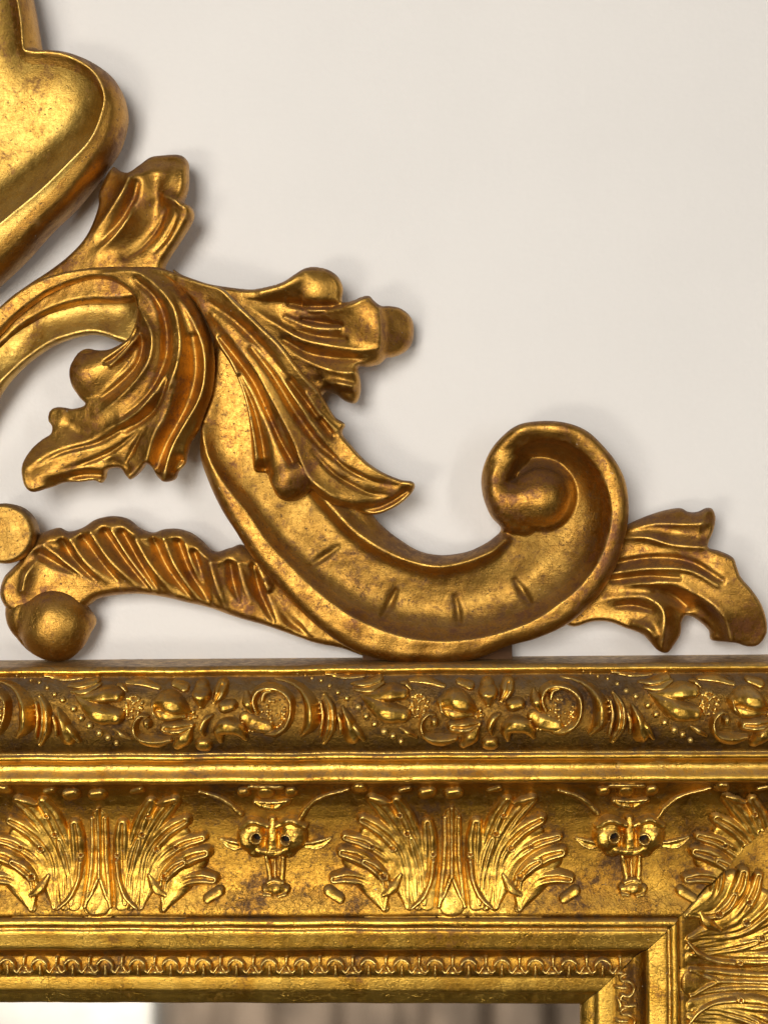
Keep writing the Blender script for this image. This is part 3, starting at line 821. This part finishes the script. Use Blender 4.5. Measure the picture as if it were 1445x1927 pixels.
# --- spray of leaf behind the volute ------------------------------------------------
solid('leaf_spray', [(1165, 995), (1181, 987), (1212, 973), (1248, 961), (1279, 956), (1294, 963), (1310, 963), (1326, 956), (1339, 958), (1344, 975), (1339, 999), (1330, 1018), (1328, 1030), (1349, 1036), (1373, 1048),
    (1380, 1065), (1388, 1085), (1408, 1108), (1427, 1135), (1439, 1167), (1439, 1194), (1424, 1214), (1404, 1216), (1377, 1208), (1341, 1206), (1334, 1186), (1310, 1165), (1291, 1159), (1283, 1171), (1281, 1194),
    (1267, 1217), (1255, 1229), (1236, 1223), (1220, 1206), (1205, 1192), (1177, 1182), (1146, 1171), (1115, 1171), (1075, 1180), (1045, 1150), (1090, 1090), (1130, 1030)], 68,
    [(1100, 1120, 70), (1170, 1060, 76), (1180, 1150, 80), (1250, 970, 74), (1330, 970, 84), (1260, 1010, 80), (1250, 1060, 92), (1330, 1080, 100), (1390, 1130, 96), (1425, 1190, 84), (1350, 1190, 76), (1300, 1120, 80), (1230, 1120, 84), (1225, 1180, 92), (1258, 1215, 74), (1130, 1165, 76)],
    [('c', [(1185, 995), (1230, 985), (1285, 986), (1322, 984)], 14, 9, [4, 9, 11, 6]),
     ('c', [(1170, 1012), (1215, 1012), (1260, 1024), (1330, 1030)], 12, 8, [5, 12, 11, 6]),
     ('c', [(1322, 962), (1312, 985), (1305, 1010)], 10, 24, [10, 10, 4]),
     ('g', [(1160, 1060), (1220, 1050), (1290, 1056), (1350, 1090)], [7, 7, 8, 6], [-5, -8, -7, -3]),
     ('g', [(1150, 1078), (1220, 1068), (1290, 1072), (1340, 1100)], [5, 6, 6, 5], [4, 6, 5, 2]),
     ('g', [(1150, 1092), (1215, 1084), (1270, 1086)], [5, 6, 5], [-5, -7, -3]),
     ('c', [(1170, 1100), (1212, 1096), (1271, 1104), (1322, 1128), (1353, 1159), (1369, 1202)], 40, 7, [4, 14, 22, 24, 24, 20]),
     ('g', [(1235, 1108), (1265, 1118), (1290, 1140)], [12, 14, 10], [-10, -18, -10]),
     ('c', [(1130, 1128), (1180, 1122), (1215, 1124), (1243, 1150), (1240, 1218)], 16, 16, [5, 9, 12, 16, 16]),
     ('g', [(1160, 1140), (1190, 1138), (1222, 1146)], [6, 7, 5], [-4, -8, -4]),
     ('g', [(1225, 1195), (1212, 1180), (1190, 1172)], [8, 8, 6], [6, 8, 3])],
    GOLD_CREST, edge_r=10, drop=18, thick=38, back_r=14, amp=1.45, curl=1.3)

# --- ribbed bracket with a ball end, at the lower left -----------------------------------
br_out = [(71, 1008), (91, 998), (110, 993), (129, 1000), (154, 993), (179, 977), (212, 971), (241, 977), (262, 993), (287, 1002), (307, 996), (332, 995), (357, 1002), (378, 1016), (395, 1033), (409, 1038), (432, 1031),
    (461, 1028), (520, 1080), (640, 1195), (690, 1238), (640, 1222), (600, 1214), (577, 1207), (540, 1193), (498, 1178), (436, 1160), (395, 1145), (353, 1135), (307, 1124), (262, 1118), (220, 1120), (187, 1126), (170, 1137), (150, 1150), (110, 1165), (60, 1160),
    (20, 1150), (2, 1120), (8, 1087), (25, 1068), (42, 1050)]
FL = []
for pts, dep in (([(78, 1042), (108, 1058), (150, 1080)], -7), ([(92, 1028), (122, 1050), (160, 1078)], 5), ([(122, 1018), (140, 1050), (186, 1092)], -10), ([(140, 1018), (164, 1052), (205, 1092)], 5), ([(160, 1012), (190, 1052), (228, 1094)], -10),
                 ([(178, 1004), (212, 1050), (262, 1102)], 6), ([(200, 1000), (238, 1052), (284, 1106)], -11), ([(216, 1000), (250, 1048), (296, 1112)], 6), ([(234, 1002), (260, 1050), (302, 1112)], -11), ([(262, 1016), (290, 1062), (335, 1122)], 7),
                 ([(292, 1016), (318, 1068), (362, 1124)], -11), ([(314, 1016), (338, 1068), (380, 1130)], 6), ([(338, 1020), (360, 1076), (396, 1136)], -10), ([(352, 1026), (376, 1076), (404, 1136)], 5), ([(368, 1040), (384, 1092), (402, 1138)], -9), ([(400, 1060), (412, 1100), (430, 1150)], 6),
                 ([(434, 1060), (440, 1096), (452, 1130)], -9), ([(452, 1062), (462, 1098), (474, 1132)], 5), ([(478, 1066), (490, 1116), (516, 1168)], -10), ([(500, 1098), (528, 1140), (560, 1180)], 6), ([(512, 1116), (548, 1168), (584, 1200)], -9)):
    FL.append(('g', pts, [7, 8.5, 5], [dep * 0.9, dep * 1.15, dep * 0.25]))
solid('ribbed_bracket', br_out, 64,
    [(60, 1020, 78), (150, 1000, 74), (210, 985, 72), (330, 1005, 70), (450, 1040, 68), (550, 1120, 62), (660, 1220, 58), (150, 1060, 88), (220, 1050, 92), (320, 1070, 90), (420, 1100, 84), (520, 1160, 74), (200, 1115, 82), (300, 1118, 80), (400, 1140, 76), (30, 1100, 86), (90, 1090, 84)],
    FL + [('c', [(60, 1040), (95, 1018), (128, 1014), (165, 1002), (210, 990), (246, 996), (275, 1012), (305, 1010), (340, 1012), (375, 1034), (408, 1056), (436, 1052), (470, 1062), (510, 1098)], 40, 9, [7, 8, 8, 9, 10, 9, 8, 9, 9, 8, 8, 8, 8, 5]),
     ('c', [(52, 1108), (60, 1080), (76, 1056)], 8, 12, [10, 14, 6])],
    GOLD_CREST, edge_r=16, drop=26, thick=44, back_r=14, back_min=30, amp=1.25)
ball = solid('ball_end', [(176, 1166), (168, 1195), (154, 1220), (129, 1241), (104, 1247), (75, 1243), (46, 1226), (21, 1195), (8, 1157), (14, 1125), (45, 1112), (83, 1106), (125, 1110), (154, 1130)], 72,
    [(90, 1180, 62), (30, 1130, 72), (150, 1230, 60), (20, 1200, 62), (170, 1120, 60)],
    [('b', (104, 1175), 75, 124, 5), ('b', (48, 1160), 48, 94, 14)], GOLD_CREST, edge_r=9, drop=14, thick=34, back_r=16)

# --- flat button at the left edge ----------------------------------------------------------
a_ = np.linspace(0, 2 * math.pi, 17)[:-1]
solid('round_button', [(10 + 58 * math.cos(t), 1004 + 57 * math.sin(t)) for t in a_], 98, [(-40, 960, 112), (60, 960, 112), (10, 1060, 114), (10, 1004, 116)],
    [], GOLD_DULL, edge_r=9, drop=16, thick=60, back_r=6, rough=1.4)

# --- pierced shield at the upper left -------------------------------------------------------
SH_R = [(57, 0), (65, 42), (70, 76), (72, 92), (98, 93), (135, 99), (174, 115), (205, 137), (224, 165), (233, 196), (233, 224), (224, 261), (213, 286), (196, 311), (168, 350), (135, 390), (95, 429), (56, 471), (28, 499), (0, 524), (-50, 562)]
AXIS = -130
SH = SH_R + [(AXIS, 590)] + [(2 * AXIS - x, y) for x, y in SH_R[::-1]] + [(2 * AXIS - 40, -60), (2 * AXIS - 0, -110), (AXIS, -140), (0, -110), (40, -60)]
SHI_R = [(35, 0), (42, 42), (45, 78), (49, 96), (66, 99), (112, 101), (151, 116), (179, 138), (195, 168), (198, 196), (185, 241), (168, 272), (140, 303), (84, 359), (28, 406), (0, 429), (-50, 468)]
SHI = SHI_R + [(AXIS, 492)] + [(2 * AXIS - x, y) for x, y in SHI_R[::-1]] + [(2 * AXIS - 20, -50), (2 * AXIS, -90), (AXIS, -115), (0, -90), (20, -50)]
def bowl(x, z, d, T):
    P = cr(U(SHI, 130), True, 6)
    dd, _, _, _, _ = seg_dist(x, z, P, True)
    i = inside(x, z, P)
    c = U([(60, 230)], 140)[0]
    zz = U([(100, 100), (100, 430)], 140)[:, 1]
    low = np.clip((zz[0] - z) / (zz[0] - zz[1]), 0, 1)          # deeper towards the point of the shield
    dep = 20 + 84 * low
    t = np.clip(dd / (60 + 70 * low), 0, 1)
    return T - np.where(i, dep * (1 - (1 - t) ** 2.0), dd * (0.6 * (1 - low) + 0.05) + 0.006 * dd * dd) + 2.0 * np.exp(-(dd / 6) ** 2)
solid('shield', SH, 104, [(-130, -100, 132), (60, 100, 138), (230, 200, 138), (120, 400, 150), (-130, 580, 150), (-300, 100, 138)],
    [('f', bowl)], GOLD_CREST, edge_r=20, drop=40, thick=90, back_r=12, step=2.2, back_min=16, rough=0.35, dull=(GOLD_PALE, 999, 34))

# --- upright leaf beside the shield -----------------------------------------------------------
solid('acanthus_leaf', [(184, 362), (196, 328), (210, 309), (221, 316), (241, 321), (258, 308), (280, 290), (308, 286), (336, 288), (349, 297), (355, 314), (356, 353), (349, 382), (362, 391), (368, 406), (362, 423), (342, 454), (322, 482), (311, 507),
    (330, 540), (250, 570), (150, 575), (60, 610), (-40, 690), (-60, 640), (0, 570), (50, 533), (92, 507), (129, 479), (157, 451), (174, 420), (184, 388)], 86,
    [(0, 590, 92), (100, 530, 100), (160, 480, 104), (200, 400, 104), (230, 330, 96), (300, 295, 92), (345, 320, 108), (345, 360, 112), (300, 380, 106), (280, 440, 104), (330, 440, 112), (355, 410, 116), (300, 500, 108), (240, 520, 112), (270, 330, 104)],
    [('c', [(250, 342), (240, 368), (215, 404), (184, 444)], 20, 9, [16, 18, 12, 3]),
     ('g', [(262, 350), (252, 385), (232, 420), (200, 455)], [8, 9, 8, 6], [-6, -9, -7, -2]),
     ('c', [(256, 392), (248, 418), (226, 448), (190, 478)], 10, 8, [5, 12, 10, 3]),
     ('g', [(300, 400), (280, 440), (240, 478)], [22, 20, 14], [-7, -9, -4]),
     ('g', [(296, 345), (300, 372), (292, 392)], [16, 14, 10], [-6, -6, -2]),
     ('c', [(306, 368), (326, 380), (352, 392)], 12, 10, [5, 8, 8]),
     ('g', [(236, 322), (300, 300), (345, 305)], [16, 18, 16], [-3, -6, -4]),
     ('g', [(318, 395), (300, 430), (268, 468), (240, 490)], [4, 5, 5, 4], [-1, -4, -4, -1]), ('g', [(340, 412), (322, 446), (295, 478)], [4, 5, 4], [-1, -3, -1])],
    GOLD_CREST, edge_r=13, drop=30, thick=48, back_r=12, amp=1.45, curl=1.3)

# --- hollow arm that ends under the leaves ---------------------------------------------------------
solid('hollow_arm', [(-160, 800), (-100, 690), (-50, 640), (0, 600), (40, 570), (93, 535), (140, 518), (187, 510), (230, 515), (265, 540), (285, 580), (280, 620), (255, 650), (230, 645), (202, 634), (174, 630), (140, 636), (103, 650), (62, 675), (31, 703), (0, 743), (-40, 810), (-80, 900)], 82,
    [(-60, 720, 84), (0, 660, 84), (60, 610, 82), (120, 570, 80), (180, 560, 78), (240, 580, 74), (0, 600, 108), (90, 540, 110), (180, 512, 112), (10, 730, 98), (100, 648, 100), (200, 632, 98), (270, 570, 100), (250, 640, 92), (150, 600, 84), (60, 650, 88)],
    [('g', [(-20, 735), (45, 690), (103, 655), (160, 640), (215, 640)], [9, 9, 9, 9, 8], 3)], GOLD_PALE, edge_r=10, drop=22, thick=44, back_r=10)

# --- acanthus leaf that hangs to the left ------------------------------------------------------------
solid('acanthus_leaf', [(308, 506), (338, 527), (364, 561), (386, 600), (402, 647), (406, 694), (400, 740), (387, 775), (374, 809), (360, 832), (354, 849), (347, 874), (336, 887), (330, 902), (311, 907), (296, 896), (286, 879), (277, 874), (262, 890), (246, 902), (237, 896),
    (227, 883), (212, 880), (199, 887), (191, 908), (174, 904), (149, 907), (118, 908), (93, 918), (65, 926), (50, 918), (43, 896), (44, 871), (56, 846), (75, 827), (92, 815), (93, 802), (85, 790), (86, 774), (97, 765), (115, 765), (134, 768),
    (159, 761), (146, 746), (132, 722), (129, 690), (140, 665), (158, 654), (180, 657), (202, 656), (224, 647), (243, 634), (257, 609), (262, 583), (252, 556), (227, 536), (199, 525), (156, 528), (93, 551), (40, 588), (0, 625), (-50, 685), (-90, 740), (-110, 700), (-60, 640), (0, 575), (62, 532), (125, 511), (187, 503), (249, 503)], 118,
    [(0, 600, 122), (100, 535, 128), (190, 513, 132), (260, 515, 138), (320, 540, 142), (370, 610, 144), (395, 690, 140), (380, 770, 134), (350, 850, 128), (315, 890, 132), (300, 560, 150), (330, 640, 156), (330, 720, 154), (290, 620, 148), (270, 660, 144), (240, 640, 126),
     (240, 700, 138), (170, 705, 122), (200, 760, 134), (120, 780, 118), (90, 780, 110), (240, 800, 138), (160, 840, 130), (100, 860, 128), (60, 900, 132), (200, 880, 126), (260, 870, 130), (300, 800, 142)],
    [('t', [(262, 640), (236, 668), (200, 690), (170, 706)], [9, 18, 32, 46], [140, 141, 142, 144], 16),
     ('c', [(200, 519), (258, 516), (300, 540), (334, 580), (347, 625), (350, 660), (342, 700), (322, 740), (300, 765), (262, 790)], 9, 16, [4, 8, 10, 11, 12, 12, 11, 9, 6, 2]),
     ('g', [(262, 530), (300, 565), (318, 610), (322, 660), (312, 705), (285, 750), (240, 785)], [7, 8, 8, 8, 8, 8, 6], [-4, -7, -9, -10, -9, -7, -3]),
     ('c', [(262, 575), (284, 610), (296, 640), (292, 680), (272, 712), (238, 745), (190, 782)], 9, 10, [4, 8, 11, 12, 11, 8, 2]),
     ('g', [(268, 620), (274, 655), (262, 690), (230, 722), (196, 748)], [6, 6.5, 7, 7, 6], [-4, -8, -9, -8, -4]),
     ('c', [(274, 606), (268, 632), (250, 656), (222, 676)], 6, 7, [3, 9, 9, 3]),
     ('g', [(262, 620), (248, 648), (222, 672), (204, 684)], [4.5, 5, 5, 4], [-5, -9, -9, -4]),
     ('g', [(258, 646), (240, 668), (214, 690)], [4, 4.5, 4], [3, 6, 3]),
     ('c', [(318, 690), (308, 728), (284, 760), (240, 792), (180, 822)], 8, 9, [3, 8, 10, 7, 2]),
     ('g', [(326, 720), (312, 752), (286, 782), (240, 812)], [6, 6.5, 7, 6], [-4, -8, -8, -3]),
     ('g', [(300, 745), (270, 778), (230, 802)], [4.5, 5, 4], [3, 5, 2]),
     ('c', [(348, 690), (340, 730), (322, 780), (298, 820), (280, 868)], 8, 14, [4, 9, 10, 10, 7]),
     ('g', [(368, 640), (372, 690), (362, 740), (340, 790), (312, 840), (298, 880)], [9, 11, 13, 14, 13, 9], [-5, -9, -12, -14, -13, -8]),
     ('c', [(330, 545), (364, 595), (388, 650), (393, 700), (382, 752), (352, 800), (328, 842), (315, 888)], 10, 9, [4, 9, 12, 13, 13, 13, 12, 8]),
     ('g', [(340, 866), (332, 880)], [9, 8], [-14, -10]),
     ('g', [(310, 905), (322, 880)], [8, 8], [6, 3]),
     ('g', [(60, 880), (110, 850), (180, 850)], [20, 20, 20], [8, 6, 0]),
     ('g', [(100, 910), (150, 895), (200, 895)], [10, 10, 10], [-10, -12, -8]),
     ('g', [(214, 872), (240, 880)], [12, 10], [-6, -4]),
     ('g', [(130, 800), (150, 812), (190, 820)], [14, 16, 12], [-5, -6, -2]),
     ('g', [(250, 800), (190, 832), (120, 852), (80, 872)], [4, 5, 5, 4], [-2, -4, -3, -1]), ('g', [(262, 815), (215, 848), (160, 872), (120, 884)], [4, 5, 5, 4], [-1, -4, -3, -1]),
     ('g', [(280, 805), (258, 838), (240, 868)], [4, 5, 4], [-1, -4, -2])],
    GOLD_CREST, edge_r=8, drop=15, thick=46, back_r=14, amp=1.45, curl=1.3)

# --- upper right leaf branch with its curled tip ---------------------------------------------------------
solid('acanthus_leaf', [(330, 512), (350, 522), (387, 535), (425, 542), (475, 546), (512, 540), (537, 532), (556, 519), (574, 507), (593, 503), (618, 508), (637, 522), (646, 544), (644, 566), (652, 570), (668, 567), (683, 561), (696, 560), (705, 569), (717, 577), (733, 575), (752, 577), (769, 588), (777, 606),
    (775, 638), (761, 659), (739, 670), (727, 672), (714, 684), (693, 690), (675, 692), (678, 715), (677, 740), (668, 757), (649, 754), (630, 740), (612, 736), (600, 745), (560, 740), (500, 680), (430, 620), (360, 560)], 92,
    [(350, 540, 128), (430, 560, 126), (500, 560, 112), (540, 550, 108), (600, 545, 108), (560, 590, 104), (600, 580, 100), (640, 585, 112), (690, 575, 124), (700, 620, 124), (640, 640, 106), (580, 640, 102), (520, 620, 108), (725, 620, 112), (745, 600, 98), (755, 640, 92), (775, 615, 74), (700, 675, 104), (620, 680, 102), (650, 710, 110), (665, 745, 98), (620, 735, 98), (560, 690, 104), (460, 600, 118)],
    [('t', [(470, 556), (530, 548), (570, 536), (597, 545)], [12, 22, 36, 48], [118, 122, 128, 130], 18), ('g', [(500, 556), (545, 540), (575, 520)], [14, 16, 14], [6, 9, 4]),
     ('g', [(546, 572), (590, 578), (645, 577)], [5, 7, 6], [-6, -11, -7]),
     ('c', [(560, 585), (610, 588), (660, 582), (696, 566)], 7, 16, [3, 8, 10, 6]),
     ('g', [(570, 602), (606, 607), (642, 613)], [4, 5, 4], [-5, -9, -6]),
     ('g', [(540, 600), (590, 618), (640, 622)], [6, 7, 6], [3, 5, 4]),
     ('g', [(560, 625), (600, 634), (650, 640)], [5, 6, 5], [-3, -6, -3]),
     ('c', [(470, 580), (520, 612), (570, 640), (620, 652), (680, 662), (714, 660)], 10, 12, [2, 6, 9, 9, 7, 5]),
     ('g', [(536, 640), (580, 664), (630, 674), (680, 678)], [6, 8, 8, 6], [-4, -8, -7, -3]),
     ('c', [(560, 670), (600, 690), (640, 702), (668, 704)], 9, 9, [3, 6, 7, 6]),
     ('g', [(600, 716), (636, 724), (664, 730)], [7, 8, 7], [-3, 8, 8]),
     ('c', [(712, 572), (716, 600), (718, 640), (712, 670)], 6, 24, [6, 12, 13, 8]),
     ('g', [(724, 590), (728, 620), (724, 655)], [7, 9, 8], [-1, -3, -1])],
    GOLD_CREST, edge_r=11, drop=22, thick=44, back_r=13, amp=1.45, curl=1.3)

# --- long lower right leaf lying over the scroll -------------------------------------------------------------
solid('acanthus_leaf', [(262, 505), (300, 505), (345, 520), (388, 536), (424, 548), (454, 576), (500, 620), (538, 657), (575, 707), (600, 734), (607, 745), (615, 759), (630, 784), (649, 798), (644, 815), (658, 834), (686, 865), (717, 887), (752, 902), (775, 906), (780, 917), (767, 936), (742, 955), (708, 968), (680, 965), (658, 957), (630, 952), (608, 940), (588, 922),
    (577, 929), (558, 941), (537, 943), (521, 933), (511, 912), (499, 891), (479, 887), (475, 862), (473, 818), (468, 771), (456, 728), (437, 687), (414, 654), (403, 632), (387, 600), (362, 563), (320, 530)], 122,
    [(300, 510, 140), (350, 535, 150), (400, 580, 152), (440, 600, 158), (420, 650, 150), (470, 680, 158), (460, 740, 146), (500, 760, 152), (480, 860, 136), (540, 700, 160), (590, 735, 150), (560, 800, 146), (640, 800, 134), (620, 850, 136), (690, 900, 132), (765, 915, 128), (700, 955, 118), (620, 940, 124), (530, 850, 140), (540, 905, 132), (580, 880, 132)],
    [('b', (539, 903), 42, 154, 7), ('t', [(500, 730), (516, 800), (530, 860), (539, 890)], [14, 18, 24, 34], [156, 153, 150, 152], 9),
     ('c', [(345, 528), (424, 552), (456, 582), (500, 624), (538, 662), (576, 712), (600, 738)], 9, 20, [3, 9, 10, 11, 12, 12, 8]),
     ('g', [(400, 575), (450, 610), (500, 660), (545, 720), (580, 760)], [8, 9, 9, 9, 7], [-3, -6, -7, -7, -3]),
     ('c', [(408, 600), (455, 656), (492, 708), (526, 770), (554, 826), (572, 874), (588, 904), (630, 936), (668, 950)], 26, 7, [4, 7, 9, 10, 11, 13, 15, 14, 9]),
     ('g', [(420, 640), (460, 690), (486, 730), (508, 780), (530, 830), (552, 872)], [5, 6, 6, 6, 6, 6], [-3, -7, -9, -9, -9, -9]),
     ('c', [(412, 640), (446, 700), (470, 760), (482, 820), (486, 872)], 8, 9, [4, 9, 10, 9, 6]),
     ('g', [(456, 712), (480, 770), (494, 830), (500, 880)], [5, 6, 6, 5], [-4, -7, -8, -6]),
     ('g', [(480, 660), (520, 712), (560, 778), (600, 834), (628, 862)], [6, 7, 8, 8, 6], [-4, -7, -8, -6, -2]),
     ('c', [(500, 660), (548, 730), (588, 796), (622, 840)], 9, 9, [3, 8, 8, 2]),
     ('g', [(552, 720), (590, 772), (628, 822)], [6, 7, 6], [-4, -8, -3]),
     ('g', [(580, 745), (604, 782), (634, 810)], [5, 5, 5], [3, 5, 2]),
     ('g', [(606, 790), (622, 815)], [4, 4], [-5, -3]),
     ('g', [(492, 880), (504, 892)], [9, 7], [-18, -14]),
     ('g', [(640, 945), (676, 958), (720, 952), (766, 925)], [9, 9, 9, 8], [-4, -8, -9, -8]),
     ('g', [(660, 905), (710, 925), (752, 915)], [22, 22, 16], [-4, -5, -3]),
     ('g', [(590, 850), (630, 892), (690, 926), (735, 932)], [4, 5, 5, 4], [-1, -4, -3, -1]), ('g', [(612, 842), (650, 880), (700, 905), (745, 914)], [4, 5, 5, 4], [-1, -4, -3, -1])],
    GOLD_CREST, edge_r=7, drop=15, thick=40, back_r=13, amp=1.45, curl=1.3)

# ---------------------------------------------------------------- what the glass looks at, across the room
def folded(name, x0, x1, y, z0, z1, mat, amp, wl, label, cat, grp=None):
    n = max(8, int((x1 - x0) / 0.01))
    t = np.linspace(x0, x1, n)
    yy = y + amp * np.sin(t * 6.283 / wl) + amp * 0.4 * np.sin(t * 6.283 / (wl * 0.43) + 1)
    v = [(a, b + d, c) for d in (0, -0.004) for a, b in zip(t, yy) for c in (z0, z1)]
    f = []
    m = 2 * n
    for i in range(n - 1):
        f.append((2 * i, 2 * i + 2, 2 * i + 3, 2 * i + 1)); f.append((m + 2 * i, m + 2 * i + 1, m + 2 * i + 3, m + 2 * i + 2))
    f += [(0, 1, m + 1, m), (2 * n - 2, m + 2 * n - 2, m + 2 * n - 1, 2 * n - 1)]
    o = link_mesh(name, v, f, mat)
    o['label'] = label; o['category'] = cat
    return o
CURT = plain('brown_curtain_cloth', (0.23, 0.175, 0.13), 0.8, 0, 8, 0.4)
LINEN = plain('white_linen', (0.85, 0.84, 0.80), 0.8)
GREYC = plain('grey_cloth', (0.50, 0.47, 0.43), 0.8, 0, 6, 0.3)
folded('curtain', -0.70, 0.62, -3.0, -2.2, 0.0, CURT, 0.02, 0.17, 'brown curtain seen only as a blurred reflection in the mirror glass', 'curtain')
folded('linen_screen', -1.6, -0.71, -2.95, -2.2, 0.0, LINEN, 0.002, 0.5, 'white cloth seen as the pale patch reflected at the left of the mirror glass', 'cloth')
folded('grey_curtain', 0.63, 1.3, -3.0, -2.2, 0.0, GREYC, 0.02, 0.3, 'grey curtain reflected at the right end of the mirror glass', 'curtain')
